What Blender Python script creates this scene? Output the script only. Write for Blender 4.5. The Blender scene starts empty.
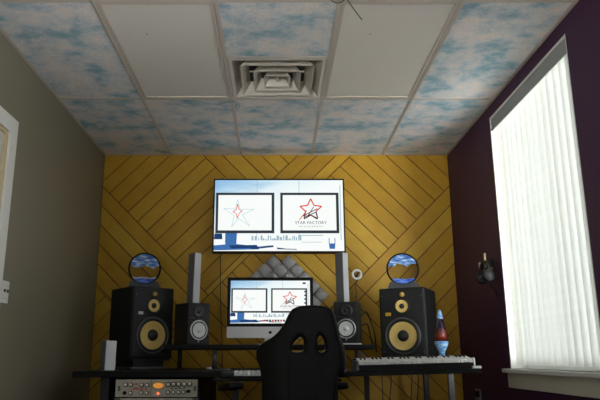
import bpy, bmesh, math, random
from mathutils import Vector, Matrix
random.seed(7)
PI = math.pi
R = math.radians
scene = bpy.context.scene
C = scene.collection

# ------------------------------------------------------------------ camera
CAMZ = 0.84
FPX = 637.0
CX = 275.5
PITCH = R(13.94)
cd = bpy.data.cameras.new('camera')
cam = bpy.data.objects.new('camera', cd)
C.objects.link(cam)
cam.location = (0, 0, CAMZ)
cam.rotation_euler = (PI/2 + PITCH, 0, 0)
cd.sensor_width = 36.0
cd.lens = FPX/600*36.0
cd.shift_x = (300-CX)/600.0
cd.clip_start = 0.02
scene.camera = cam

# ------------------------------------------------------------------ world, lights, exposure
world = bpy.data.worlds.new('world')
scene.world = world
world.use_nodes = True
world.node_tree.nodes['Background'].inputs[0].default_value = (0.75, 0.87, 1.0, 1)
world.node_tree.nodes['Background'].inputs[1].default_value = 0.6

def area(name, loc, rot, sx, sy, power, col):
    l = bpy.data.lights.new(name, 'AREA')
    l.shape = 'RECTANGLE'; l.size = sx; l.size_y = sy; l.energy = power; l.color = col
    o = bpy.data.objects.new(name, l); C.objects.link(o)
    o.location = loc; o.rotation_euler = rot
    return o
# daylight outside the blinds, and two fill lights added outside unseen side and rear openings
def aim(o, p):
    o.rotation_euler = (Vector(p)-o.location).to_track_quat('-Z', 'Y').to_euler()
area('daylight', (3.0, 3.55, 1.9), (0, R(90), 0), 3.2, 3.6, 150, (0.97, 0.99, 1.0))
aim(area('low_daylight', (2.7, 1.0, 1.0), (0, 0, 0), 1.7, 1.8, 430, (0.98, 0.99, 1.0)), (1.5, 3.6, 1.8))
aim(area('near_fill', (2.15, 0.2, 0.75), (0, 0, 0), 1.3, 1.1, 45, (0.98, 0.99, 1.0)), (0.7, 3.2, 3.6))  # added fill to brighten the ceiling, enters by an unseen side opening
rd = area('rear_fill', (-0.95, -2.85, 0.75), (0, 0, 0), 1.1, 1.1, 26, (1.0, 0.98, 0.93))  # added fill for the right ceiling and back wall, source out of view
aim(rd, (1.15, 3.5, 3.7)); rd.data.spread = R(52)

vs = scene.view_settings
vs.view_transform = 'Standard'
vs.look = 'None'
vs.gamma = 1
vs.exposure = 0.0
vs.use_curve_mapping = False
scene.cycles.use_denoising = True
scene.cycles.max_bounces = 10
scene.cycles.diffuse_bounces = 6
scene.cycles.transparent_max_bounces = 12
scene.cycles.sample_clamp_indirect = 6

# ------------------------------------------------------------------ pixel <-> world
cP, sP = math.cos(PITCH), math.sin(PITCH)
def at(px, py, Y=None, X=None, Z=None):
    u = (px-CX)/FPX; v = (200-py)/FPX
    d = Vector((u, cP - v*sP, sP + v*cP))
    if Y is not None: k = Y/d.y
    elif X is not None: k = X/d.x
    else: k = (Z-CAMZ)/d.z
    return Vector((0, 0, CAMZ)) + d*k

# ------------------------------------------------------------------ materials
def nodes_of(name):
    m = bpy.data.materials.new(name); m.use_nodes = True
    nt = m.node_tree
    return m, nt, nt.nodes['Principled BSDF']
def mat(name, col, rough=0.5, metal=0.0, vary=0.08, scale=12.0, bump=0.0, bscale=200.0, spec=0.5, coat=0.0):
    m, nt, b = nodes_of(name)
    b.inputs['Roughness'].default_value = rough
    b.inputs['Metallic'].default_value = metal
    b.inputs['Specular IOR Level'].default_value = spec
    b.inputs['Coat Weight'].default_value = coat
    tc = nt.nodes.new('ShaderNodeTexCoord')
    n = nt.nodes.new('ShaderNodeTexNoise'); n.inputs['Scale'].default_value = scale
    n.inputs['Detail'].default_value = 4
    nt.links.new(tc.outputs['Object'], n.inputs['Vector'])
    mx = nt.nodes.new('ShaderNodeMix'); mx.data_type = 'RGBA'
    mx.inputs[6].default_value = (*[c*(1-vary) for c in col], 1)
    mx.inputs[7].default_value = (*[min(1, c*(1+vary)) for c in col], 1)
    nt.links.new(n.outputs['Fac'], mx.inputs[0])
    nt.links.new(mx.outputs[2], b.inputs['Base Color'])
    if bump:
        n2 = nt.nodes.new('ShaderNodeTexNoise'); n2.inputs['Scale'].default_value = bscale
        nt.links.new(tc.outputs['Object'], n2.inputs['Vector'])
        bp = nt.nodes.new('ShaderNodeBump'); bp.inputs['Strength'].default_value = bump
        bp.inputs['Distance'].default_value = 0.002
        nt.links.new(n2.outputs['Fac'], bp.inputs['Height'])
        nt.links.new(bp.outputs[0], b.inputs['Normal'])
    return m
def emit(name, col, strength):
    m = bpy.data.materials.new(name); m.use_nodes = True
    nt = m.node_tree; nt.nodes.clear()
    e = nt.nodes.new('ShaderNodeEmission'); o = nt.nodes.new('ShaderNodeOutputMaterial')
    e.inputs[0].default_value = (*col, 1); e.inputs[1].default_value = strength
    nt.links.new(e.outputs[0], o.inputs[0])
    return m
def ramp(nt, stops):
    r = nt.nodes.new('ShaderNodeValToRGB')
    el = r.color_ramp.elements
    while len(el) < len(stops): el.new(0.5)
    for e, (p, c) in zip(el, stops):
        e.position = p; e.color = (*c, 1)
    return r

M = {}
M['grey_wall'] = mat('grey_wall_paint', (0.205, 0.185, 0.130), 0.45, vary=0.06, scale=3, bump=0.15, bscale=120)
M['purple_wall'] = mat('purple_wall_paint', (0.050, 0.013, 0.048), 0.55, spec=0.3, vary=0.1, scale=4, bump=0.15, bscale=120)
M['rear_wall'] = mat('rear_wall_paint', (0.25, 0.24, 0.22), 0.7)
M['floor'] = mat('floor_board', (0.07, 0.05, 0.035), 0.5, vary=0.3, scale=6)
M['white_trim'] = mat('white_trim_paint', (0.72, 0.71, 0.66), 0.35, vary=0.02)
M['door_paint'] = mat('door_paint', (0.52, 0.51, 0.46), 0.4, vary=0.03)
M['cream_edge'] = mat('cream_edge', (0.62, 0.50, 0.27), 0.5)
M['black'] = mat('black_laminate', (0.004, 0.004, 0.0036), 0.4, vary=0.2, spec=0.14)
M['black_matte'] = mat('black_matte', (0.012, 0.012, 0.012), 0.6, vary=0.2)
M['speaker_black'] = mat('speaker_vinyl', (0.012, 0.012, 0.012), 0.5, spec=0.3, vary=0.12, scale=30, bump=0.2, bscale=400)
M['rubber'] = mat('rubber', (0.012, 0.012, 0.012), 0.45)
M['leather'] = mat('black_leather', (0.0025, 0.0025, 0.002), 0.4, spec=0.14, vary=0.15, scale=20, bump=0.3, bscale=260)
M['gold'] = mat('yellow_woven_cone', (0.80, 0.56, 0.17), 0.42, vary=0.12, scale=60, bump=0.3, bscale=500)
M['copper'] = mat('yellow_centre_ring', (0.62, 0.36, 0.07), 0.4)
M['cone_white'] = mat('white_cone', (0.80, 0.80, 0.78), 0.45, vary=0.03)
M['silver'] = mat('silver', (0.62, 0.62, 0.61), 0.32, metal=0.9, vary=0.04)
M['alu'] = mat('brushed_aluminium', (0.60, 0.60, 0.60), 0.42, metal=0.35, vary=0.04, scale=40)
M['grey_metal'] = mat('grey_metal', (0.13, 0.13, 0.13), 0.4, metal=0.6)
M['faceplate'] = mat('faceplate_metal', (0.44, 0.40, 0.31), 0.45, metal=0.2, vary=0.06, scale=30)
M['knob'] = mat('knob_cream', (0.78, 0.74, 0.62), 0.35)
M['red_print'] = mat('red_print', (0.5, 0.04, 0.02), 0.5)
M['amber'] = emit('amber_meter_glow', (1.0, 0.42, 0.08), 0.55)
M['redlamp'] = emit('red_lamp_glow', (1.0, 0.12, 0.05), 2.2)
M['foam_grey'] = mat('grey_foam', (0.42, 0.415, 0.41), 0.9, vary=0.12, scale=50, bump=0.5, bscale=300)
M['block_white'] = mat('pale_foam', (0.62, 0.62, 0.63), 0.8, vary=0.06, scale=60, bump=0.3, bscale=300)
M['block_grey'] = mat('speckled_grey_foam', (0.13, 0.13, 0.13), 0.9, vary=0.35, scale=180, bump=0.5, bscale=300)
M['key_white'] = mat('white_key_plastic', (0.80, 0.80, 0.77), 0.3, vary=0.02)
M['badge_yellow'] = mat('yellow_badge', (0.85, 0.50, 0.04), 0.4)
M['badge_grey'] = mat('grey_badge', (0.28, 0.28, 0.28), 0.4)
M['tbar'] = mat('ceiling_grid_paint', (0.56, 0.50, 0.44), 0.5, vary=0.1)
M['vent_white'] = mat('vent_enamel', (0.60, 0.56, 0.49), 0.4, vary=0.06)
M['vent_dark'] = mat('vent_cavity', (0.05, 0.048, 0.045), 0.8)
M['valance'] = mat('valance_grey', (0.30, 0.31, 0.30), 0.5, vary=0.05)
M['sill'] = mat('sill_paint', (0.66, 0.62, 0.52), 0.35, vary=0.03)
M['sand_foot'] = mat('dark_foot', (0.03, 0.035, 0.04), 0.35)
M['hook_cream'] = mat('cream_hook', (0.52, 0.42, 0.26), 0.4)
M['gap'] = mat('wall_backing', (0.05, 0.03, 0.012), 0.9)

def wood_mat():
    m, nt, b = nodes_of('stained_planks')
    tc = nt.nodes.new('ShaderNodeTexCoord')
    geo = nt.nodes.new('ShaderNodeNewGeometry')
    n = nt.nodes.new('ShaderNodeTexNoise'); n.inputs['Scale'].default_value = 9; n.inputs['Detail'].default_value = 6
    nt.links.new(tc.outputs['Object'], n.inputs['Vector'])
    rp = ramp(nt, [(0.0, (0.38, 0.185, 0.008)), (0.5, (0.53, 0.295, 0.020)), (1.0, (0.66, 0.42, 0.05))])
    ad = nt.nodes.new('ShaderNodeMath'); ad.operation = 'MULTIPLY_ADD'
    ad.inputs[1].default_value = 0.45; ad.inputs[2].default_value = 0.0
    nt.links.new(geo.outputs['Random Per Island'], ad.inputs[0])
    ad2 = nt.nodes.new('ShaderNodeMath'); ad2.operation = 'MULTIPLY_ADD'; ad2.inputs[1].default_value = 0.55
    nt.links.new(n.outputs['Fac'], ad2.inputs[0]); nt.links.new(ad.outputs[0], ad2.inputs[2])
    nt.links.new(ad2.outputs[0], rp.inputs[0])
    nt.links.new(rp.outputs[0], b.inputs['Base Color'])
    b.inputs['Roughness'].default_value = 0.5
    b.inputs['Specular IOR Level'].default_value = 0.35
    n2 = nt.nodes.new('ShaderNodeTexNoise'); n2.inputs['Scale'].default_value = 60
    nt.links.new(tc.outputs['Object'], n2.inputs['Vector'])
    bp = nt.nodes.new('ShaderNodeBump'); bp.inputs['Strength'].default_value = 0.25; bp.inputs['Distance'].default_value = 0.002
    nt.links.new(n2.outputs['Fac'], bp.inputs['Height']); nt.links.new(bp.outputs[0], b.inputs['Normal'])
    return m
M['wood'] = wood_mat()

def cloud_mat():
    m, nt, b = nodes_of('cloud_painted_ceiling_tile')
    tc = nt.nodes.new('ShaderNodeTexCoord')
    mp = nt.nodes.new('ShaderNodeMapping'); mp.inputs['Scale'].default_value = (1.0, 1.15, 1.0)
    nt.links.new(tc.outputs['Object'], mp.inputs[0])
    n = nt.nodes.new('ShaderNodeTexNoise'); n.inputs['Scale'].default_value = 4.3; n.inputs['Detail'].default_value = 6
    n.inputs['Roughness'].default_value = 0.62
    nt.links.new(mp.outputs[0], n.inputs['Vector'])
    rp = ramp(nt, [(0.40, (0.86, 0.80, 0.77)), (0.50, (0.70, 0.73, 0.75)), (0.61, (0.34, 0.52, 0.61)), (0.74, (0.18, 0.38, 0.50))])
    nt.links.new(n.outputs['Fac'], rp.inputs[0])
    v = nt.nodes.new('ShaderNodeTexVoronoi'); v.inputs['Scale'].default_value = 70
    nt.links.new(tc.outputs['Object'], v.inputs['Vector'])
    r2 = ramp(nt, [(0.05, (0.66, 0.62, 0.58)), (0.22, (1, 1, 1))])
    nt.links.new(v.outputs['Distance'], r2.inputs[0])
    n3 = nt.nodes.new('ShaderNodeTexNoise'); n3.inputs['Scale'].default_value = 90
    nt.links.new(tc.outputs['Object'], n3.inputs['Vector'])
    r3 = ramp(nt, [(0.3, (0.86, 0.86, 0.86)), (0.7, (1, 1, 1))])
    nt.links.new(n3.outputs['Fac'], r3.inputs[0])
    mu = nt.nodes.new('ShaderNodeMix'); mu.data_type = 'RGBA'; mu.blend_type = 'MULTIPLY'; mu.inputs[0].default_value = 1
    nt.links.new(rp.outputs[0], mu.inputs[6]); nt.links.new(r2.outputs[0], mu.inputs[7])
    mu2 = nt.nodes.new('ShaderNodeMix'); mu2.data_type = 'RGBA'; mu2.blend_type = 'MULTIPLY'; mu2.inputs[0].default_value = 1
    nt.links.new(mu.outputs[2], mu2.inputs[6]); nt.links.new(r3.outputs[0], mu2.inputs[7])
    nt.links.new(mu2.outputs[2], b.inputs['Base Color'])
    b.inputs['Roughness'].default_value = 0.85
    return m
M['cloud'] = cloud_mat()

def diffuser_mat():
    m, nt, b = nodes_of('frosted_diffuser')
    tc = nt.nodes.new('ShaderNodeTexCoord')
    v = nt.nodes.new('ShaderNodeTexVoronoi'); v.inputs['Scale'].default_value = 9
    nt.links.new(tc.outputs['Object'], v.inputs['Vector'])
    r = ramp(nt, [(0.035, (0.2, 0.17, 0.13)), (0.06, (0.74, 0.71, 0.66))])
    nt.links.new(v.outputs['Distance'], r.inputs[0])
    nt.links.new(r.outputs[0], b.inputs['Base Color'])
    b.inputs['Roughness'].default_value = 0.5
    return m
M['diffuser'] = diffuser_mat()

def vane_mat():
    m = bpy.data.materials.new('blind_vane_fabric'); m.use_nodes = True
    nt = m.node_tree; nt.nodes.clear()
    o = nt.nodes.new('ShaderNodeOutputMaterial')
    d = nt.nodes.new('ShaderNodeBsdfDiffuse'); t = nt.nodes.new('ShaderNodeBsdfTranslucent')
    tc = nt.nodes.new('ShaderNodeTexCoord')
    n = nt.nodes.new('ShaderNodeTexNoise'); n.inputs['Scale'].default_value = 30
    nt.links.new(tc.outputs['Object'], n.inputs['Vector'])
    r = ramp(nt, [(0.3, (0.80, 0.80, 0.75)), (0.7, (0.84, 0.84, 0.80))])
    nt.links.new(n.outputs['Fac'], r.inputs[0])
    nt.links.new(r.outputs[0], d.inputs[0]); nt.links.new(r.outputs[0], t.inputs[0])
    mx = nt.nodes.new('ShaderNodeMixShader'); mx.inputs[0].default_value = 0.30
    nt.links.new(d.outputs[0], mx.inputs[1]); nt.links.new(t.outputs[0], mx.inputs[2])
    nt.links.new(mx.outputs[0], o.inputs[0])
    return m
M['vane'] = vane_mat()

def thin_glass(name, tint, gloss):
    m = bpy.data.materials.new(name); m.use_nodes = True
    nt = m.node_tree; nt.nodes.clear()
    o = nt.nodes.new('ShaderNodeOutputMaterial')
    t = nt.nodes.new('ShaderNodeBsdfTransparent'); g = nt.nodes.new('ShaderNodeBsdfGlossy')
    n = nt.nodes.new('ShaderNodeTexNoise'); n.inputs['Scale'].default_value = 3
    t.inputs[0].default_value = (*tint, 1); g.inputs['Roughness'].default_value = 0.03
    mx = nt.nodes.new('ShaderNodeMixShader'); mx.inputs[0].default_value = gloss
    nt.links.new(t.outputs[0], mx.inputs[1]); nt.links.new(g.outputs[0], mx.inputs[2])
    nt.links.new(mx.outputs[0], o.inputs[0])
    return m
M['glass'] = thin_glass('window_glass', (0.96, 0.98, 0.97), 0.04)
M['art_glass'] = thin_glass('picture_glass', (0.90, 0.88, 0.85), 0.06)

def sand_mat(name, c0, c1, c2, scale):
    m, nt, b = nodes_of(name)
    tc = nt.nodes.new('ShaderNodeTexCoord')
    mp = nt.nodes.new('ShaderNodeMapping'); mp.inputs['Scale'].default_value = (0.5, 1, 2.0)
    nt.links.new(tc.outputs['Object'], mp.inputs[0])
    n = nt.nodes.new('ShaderNodeTexNoise'); n.inputs['Scale'].default_value = scale; n.inputs['Detail'].default_value = 3
    nt.links.new(mp.outputs[0], n.inputs['Vector'])
    r = ramp(nt, [(0.36, c0), (0.5, c1), (0.62, c2)])
    nt.links.new(n.outputs['Fac'], r.inputs[0]); nt.links.new(r.outputs[0], b.inputs['Base Color'])
    b.inputs['Roughness'].default_value = 0.3
    return m
M['sand_blue'] = sand_mat('blue_white_sand', (0.02, 0.10, 0.42), (0.10, 0.27, 0.62), (0.62, 0.72, 0.80), 28)
M['sand_deep'] = sand_mat('deep_blue_sand', (0.01, 0.06, 0.40), (0.03, 0.12, 0.58), (0.20, 0.35, 0.75), 30)
M['sand_pale'] = sand_mat('pale_sand', (0.45, 0.42, 0.42), (0.60, 0.60, 0.66), (0.70, 0.74, 0.82), 30)

M['lamp_blue'] = sand_mat('blue_marbled_metal', (0.06, 0.20, 0.52), (0.16, 0.40, 0.72), (0.50, 0.66, 0.80), 40)

def lava_mat():
    m, nt, b = nodes_of('lava_lamp_liquid')
    tc = nt.nodes.new('ShaderNodeTexCoord')
    sp = nt.nodes.new('ShaderNodeSeparateXYZ'); nt.links.new(tc.outputs['Generated'], sp.inputs[0])
    r = ramp(nt, [(0.0, (0.03, 0.006, 0.02)), (0.18, (0.22, 0.022, 0.008)), (0.42, (0.12, 0.010, 0.012)), (0.62, (0.015, 0.004, 0.02))])
    nt.links.new(sp.outputs['Z'], r.inputs[0]); nt.links.new(r.outputs[0], b.inputs['Base Color'])
    b.inputs['Roughness'].default_value = 0.2
    b.inputs['Coat Weight'].default_value = 0.3
    return m
M['lava'] = lava_mat()

def screen_mat():
    # picture on the screen: pale blue sky at the top left fading to white
    m = bpy.data.materials.new('screen_picture'); m.use_nodes = True
    nt = m.node_tree; nt.nodes.clear()
    o = nt.nodes.new('ShaderNodeOutputMaterial'); e = nt.nodes.new('ShaderNodeEmission')
    tc = nt.nodes.new('ShaderNodeTexCoord')
    sp = nt.nodes.new('ShaderNodeSeparateXYZ'); nt.links.new(tc.outputs['Generated'], sp.inputs[0])
    mp = nt.nodes.new('ShaderNodeMapping'); mp.inputs['Scale'].default_value = (2.2, 1, 5)
    nt.links.new(tc.outputs['Generated'], mp.inputs[0])
    n = nt.nodes.new('ShaderNodeTexNoise'); n.inputs['Scale'].default_value = 2.0; n.inputs['Detail'].default_value = 3
    nt.links.new(mp.outputs[0], n.inputs['Vector'])
    a = nt.nodes.new('ShaderNodeMath'); a.operation = 'MULTIPLY_ADD'; a.inputs[1].default_value = 0.55
    nt.links.new(n.outputs['Fac'], a.inputs[0]); nt.links.new(sp.outputs['X'], a.inputs[2])
    c = nt.nodes.new('ShaderNodeMath'); c.operation = 'SUBTRACT'; c.inputs[0].default_value = 1.25
    nt.links.new(sp.outputs['Z'], c.inputs[1])
    s = nt.nodes.new('ShaderNodeMath'); s.operation = 'ADD'
    nt.links.new(a.outputs[0], s.inputs[0]); nt.links.new(c.outputs[0], s.inputs[1])
    d = nt.nodes.new('ShaderNodeMath'); d.operation = 'MULTIPLY'; d.inputs[1].default_value = 0.5
    nt.links.new(s.outputs[0], d.inputs[0])
    r = ramp(nt, [(0.22, (0.20, 0.42, 0.72)), (0.42, (0.45, 0.68, 0.86)), (0.55, (0.80, 0.92, 0.96)), (0.75, (0.95, 1.0, 0.99))])
    nt.links.new(d.outputs[0], r.inputs[0]); nt.links.new(r.outputs[0], e.inputs[0])
    e.inputs[1].default_value = 0.98
    nt.links.new(e.outputs[0], o.inputs[0])
    return m
M['screen'] = screen_mat()
M['px_white'] = emit('pixel_white', (0.97, 1.0, 0.98), 0.98)
M['px_dark'] = emit('pixel_dark', (0.035, 0.045, 0.055), 1)
M['px_red'] = emit('pixel_red', (0.72, 0.06, 0.04), 1)
M['px_maroon'] = emit('pixel_maroon', (0.10, 0.02, 0.03), 1)
M['px_pale'] = emit('pixel_pale_blue', (0.45, 0.68, 0.76), 1)
M['px_blue'] = emit('pixel_blue', (0.05, 0.16, 0.42), 1)
M['px_navy'] = emit('pixel_navy', (0.015, 0.05, 0.16), 1)
M['px_mid'] = emit('pixel_mid_grey', (0.12, 0.14, 0.16), 1)
M['px_grey'] = emit('pixel_grey_blue', (0.35, 0.48, 0.56), 1)

# ------------------------------------------------------------------ mesh helpers
class MB:
    def __init__(s): s.bm = bmesh.new()
    def _x(s, geom, m):
        if m is not None: bmesh.ops.transform(s.bm, matrix=m, verts=geom)
    def box(s, x0, x1, y0, y1, z0, z1, bevel=0.0, m=None, seg=2):
        vs_ = [s.bm.verts.new(p) for p in ((x0,y0,z0),(x1,y0,z0),(x1,y1,z0),(x0,y1,z0),(x0,y0,z1),(x1,y0,z1),(x1,y1,z1),(x0,y1,z1))]
        fs = [s.bm.faces.new([vs_[i] for i in q]) for q in ((3,2,1,0),(4,5,6,7),(0,1,5,4),(1,2,6,5),(2,3,7,6),(3,0,4,7))]
        if m is not None: bmesh.ops.transform(s.bm, matrix=m, verts=vs_)
        if bevel:
            es = list({e for f in fs for e in f.edges})
            bmesh.ops.bevel(s.bm, geom=es, offset=bevel, segments=seg, affect='EDGES', profile=0.6)
        return s
    def lathe(s, prof, m=None, seg=40, smooth=True):
        # profile of (radius, height) about +Z; closed at r=0 ends
        rings = []; new = []
        for r, z in prof:
            if r < 1e-6:
                v = s.bm.verts.new((0,0,z)); rings.append([v]); new.append(v)
            else:
                rr = [s.bm.verts.new((r*math.cos(2*PI*k/seg), r*math.sin(2*PI*k/seg), z)) for k in range(seg)]
                rings.append(rr); new += rr
        for a, b in zip(rings, rings[1:]):
            for k in range(seg):
                k2 = (k+1) % seg
                q = []
                q.append(a[k % len(a)] if len(a) > 1 else a[0])
                if len(a) > 1: q.append(a[k2])
                if len(b) > 1: q.append(b[k2])
                q.append(b[k] if len(b) > 1 else b[0])
                if len(q) >= 3:
                    f = s.bm.faces.new(q); f.smooth = smooth
        s._x(new, m)
        return s
    def tube(s, pts, r, seg=8, closed=False, cap=True):
        pts = [Vector(p) for p in pts]; n = len(pts); rings = []
        up = None
        for i, p in enumerate(pts):
            if closed: t = pts[(i+1) % n]-pts[i-1]
            else: t = pts[min(i+1, n-1)]-pts[max(i-1, 0)]
            t.normalize()
            if up is None:
                up = Vector((0,0,1)) if abs(t.z) < 0.9 else Vector((1,0,0))
            a = t.cross(up); a.normalize(); b = a.cross(t); b.normalize(); up = b
            rr = r[i] if isinstance(r, (list, tuple)) else r
            rings.append([s.bm.verts.new(p + a*rr*math.cos(2*PI*k/seg) + b*rr*math.sin(2*PI*k/seg)) for k in range(seg)])
        for i in range(n if closed else n-1):
            A, B = rings[i], rings[(i+1) % n]
            for k in range(seg):
                f = s.bm.faces.new((A[k], A[(k+1) % seg], B[(k+1) % seg], B[k])); f.smooth = True
        if cap and not closed:
            s.bm.faces.new(rings[0][::-1]); s.bm.faces.new(rings[-1])
        return s
    def prism(s, pts, y0, y1, m=None):
        # polygon of (x, z) extruded from y0 to y1
        a = [s.bm.verts.new((p[0], y0, p[1])) for p in pts]; b = [s.bm.verts.new((p[0], y1, p[1])) for p in pts]
        s.bm.faces.new(a); s.bm.faces.new(b[::-1])
        n = len(pts)
        for k in range(n): s.bm.faces.new((a[k], b[k], b[(k+1) % n], a[(k+1) % n]))
        s._x(a+b, m)
        return s
    def build(s, name, material, parent=None, normals=True):
        if normals: bmesh.ops.recalc_face_normals(s.bm, faces=s.bm.faces[:])
        me = bpy.data.meshes.new(name); s.bm.to_mesh(me); s.bm.free()
        if material is not None: me.materials.append(material)
        o = bpy.data.objects.new(name, me); C.objects.link(o)
        if parent is not None: o.parent = parent
        return o
def empty(name, loc, rz=0.0, rx=0.0, ry=0.0):
    o = bpy.data.objects.new(name, None); C.objects.link(o)
    o.location = loc; o.rotation_euler = (rx, ry, rz); o.empty_display_size = 0.05
    return o
def tag(o, label, cat, group=None, kind=None):
    if label: o['label'] = label
    if cat: o['category'] = cat
    if group: o['group'] = group
    if kind: o['kind'] = kind
    return o
def struct(o): o['kind'] = 'structure'; return o
TY = Matrix.Rotation(R(90), 4, 'X')       # lathe axis +Z -> -Y (towards the viewer)
def T(x, y, z): return Matrix.Translation((x, y, z))
def smooth_pts(pts, n=8):
    pts = [Vector(p) for p in pts]; out = []
    for i in range(len(pts)-1):
        p0, p1, p2, p3 = pts[max(i-1,0)], pts[i], pts[i+1], pts[min(i+2, len(pts)-1)]
        for k in range(n):
            t = k/n
            out.append(0.5*((2*p1)+(p2-p0)*t+(2*p0-5*p1+4*p2-p3)*t*t+(3*p1-p0-3*p2+p3)*t**3))
    out.append(pts[-1]); return out
def copy_tree(o, parent=None):
    c = o.copy(); C.objects.link(c); c.parent = parent
    for ch in list(o.children): copy_tree(ch, c)
    return c

# ------------------------------------------------------------------ room shell
XL, XR, YB, YR, ZC = -1.48, 1.49, 5.27, -2.6, 2.55
struct(MB().box(XL-0.12, XR+0.12, YR-0.12, YB+0.16, -0.1, 0).build('floor', M['floor']))
# ceiling: painted tiles laid in the metal grid
GX = [XL, -0.90, -0.295, 0.315, 0.925, XR]
GY = [YB, 4.03, 2.81, 1.59, 0.37, -0.85, -2.07, YR]
VX0, VX1, VY0, VY1 = -0.295, 0.315, 3.42, 4.03
b = MB()
def is_open(i, j): return j == 1 and i in (1, 3)
for j in range(len(GY)-1):
    for i in range(5):
        if is_open(i, j): continue
        y1, y0 = GY[j], GY[j+1]
        if i == 2 and j == 1: y1 = VY0
        b.box(GX[i], GX[i+1], y0, y1, ZC, ZC+0.018)
b.build('ceiling', M['cloud'])
struct(bpy.data.objects['ceiling'])
struct(MB().box(XL-0.12, XR+0.12, YR-0.12, YB+0.16, ZC+0.16, ZC+0.22).build('ceiling_deck', M['rear_wall'], bpy.data.objects['ceiling']))
b = MB()
w = 0.011
for x in GX[1:-1]:
    b.box(x-w, x+w, YR, YB-0.013, ZC-0.005, ZC-0.0005)
    b.box(x-0.003, x+0.003, YR, YB-0.013, ZC-0.0085, ZC-0.005)
for y in GY[1:-1]:
    b.box(XL, XR, y-w, y+w, ZC-0.0045, ZC-0.0006)
b.box(VX0, VX1, VY0-w, VY0+w, ZC-0.0046, ZC-0.0006)
b.box(XL, XL+0.02, YR, YB, ZC-0.006, ZC-0.0005); b.box(XR-0.02, XR, YR, YB, ZC-0.006, ZC-0.0005)
b.box(XL, XR, YB-0.035, YB-0.0125, ZC-0.006, ZC-0.0005)
struct(b.build('trim_1', M['tbar']))

# left wall with door opening
DY0, DY1, DZ = 2.50, 3.335, 2.06
b = MB()
b.box(XL-0.12, XL, YR-0.12, DY0, 0, ZC+0.16); b.box(XL-0.12, XL, DY1, YB+0.16, 0, ZC+0.16); b.box(XL-0.12, XL, DY0, DY1, DZ, ZC+0.16)
struct(b.build('wall_left', M['grey_wall']))
# door casing, jamb, slab
dr = struct(MB().box(XL-0.055, XL-0.012, DY0+0.02, DY1-0.02, 0.01, DZ-0.02, 0.002).build('door_1', M['door_paint']))
b = MB()
b.box(XL, XL+0.018, DY1-0.005, DY1+0.085, 0, DZ+0.085, 0.004); b.box(XL, XL+0.018, DY0-0.085, DY0+0.005, 0, DZ+0.085, 0.004)
b.box(XL, XL+0.018, DY0+0.005, DY1-0.005, DZ-0.005, DZ+0.085, 0.004)
b.build('door_casing', M['white_trim'], dr)
b = MB()
b.box(XL-0.12, XL-0.001, DY1-0.0195, DY1-0.0005, 0, DZ); b.box(XL-0.12, XL-0.001, DY0, DY0+0.02, 0, DZ); b.box(XL-0.12, XL-0.001, DY0+0.02, DY1-0.02, DZ-0.02, DZ)
b.build('door_jamb', M['cream_edge'], dr)
b = MB()
for z0, z1 in ((0.2, 0.95), (1.08, 1.9)):
    for y0, y1 in ((DY0+0.12, DY0+0.38), (DY0+0.46, DY0+0.72)):
        b.box(XL-0.013, XL-0.008, y0, y1, z0, z1, 0.002)
b.build('door_panel', M['door_paint'], dr)
b = MB(); b.lathe([(0, 0.0), (0.026, 0.0), (0.026, 0.006), (0.011, 0.010), (0.011, 0.035), (0.026, 0.045), (0.026, 0.06), (0, 0.066)], T(XL-0.012, DY0+0.09, 0.98) @ Matrix.Rotation(R(90), 4, 'Y'), 24)
b.build('door_handle', M['silver'], dr)

# right wall with window opening
WY0, WY1, WZ0, WZ1 = 2.975, 4.175, 0.775, 2.463
b = MB()
NY0, NY1 = 0.0, 1.2     # unseen opening nearer the camera, added for the side fill light
b.box(XR, XR+0.16, YR-0.12, NY0, 0, ZC+0.16); b.box(XR, XR+0.16, NY1, WY0, 0, ZC+0.16)
b.box(XR, XR+0.16, NY0, NY1, 0, WZ0); b.box(XR, XR+0.16, NY0, NY1, WZ1, ZC+0.16); b.box(XR, XR+0.16, WY1, YB+0.16, 0, ZC+0.16)
b.box(XR, XR+0.16, WY0, WY1, 0, WZ0); b.box(XR, XR+0.16, WY0, WY1, WZ1, ZC+0.16)
struct(b.build('wall_right', M['purple_wall']))
win = MB()
win.box(XR+0.10, XR+0.15, WY0, WY0+0.045, WZ0, WZ1); win.box(XR+0.10, XR+0.15, WY1-0.045, WY1, WZ0, WZ1)
win.box(XR+0.10, XR+0.15, WY0+0.045, WY1-0.045, WZ0, WZ0+0.045); win.box(XR+0.10, XR+0.15, WY0+0.045, WY1-0.045, WZ1-0.045, WZ1)
wn = struct(win.build('window_1', M['white_trim']))
MB().box(XR+0.122, XR+0.128, WY0+0.045, WY1-0.045, WZ0+0.045, WZ1-0.045).build('window_pane', M['glass'], wn)
b = MB()   # painted reveal lining
b.box(XR+0.001, XR+0.10, WY1-0.012, WY1-0.0005, WZ0+0.001, WZ1); b.box(XR+0.001, XR+0.10, WY0+0.0005, WY0+0.012, WZ0+0.001, WZ1)
b.box(XR+0.001, XR+0.10, WY0+0.012, WY1-0.012, WZ1-0.012, WZ1-0.0005)
b.build('window_lining', M['white_trim'], wn)
b = MB(); b.box(XR-0.045, XR+0.10, WY0-0.06, WY1+0.035, WZ0-0.024, WZ0+0.0, 0.004)
b.build('window_sill', M['white_trim'], wn)
b = MB(); b.box(XR-0.016, XR, WY0-0.05, WY1+0.022, WZ0-0.115, WZ0-0.0245, 0.004)
b.build('window_apron', M['sill'], wn)

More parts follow.
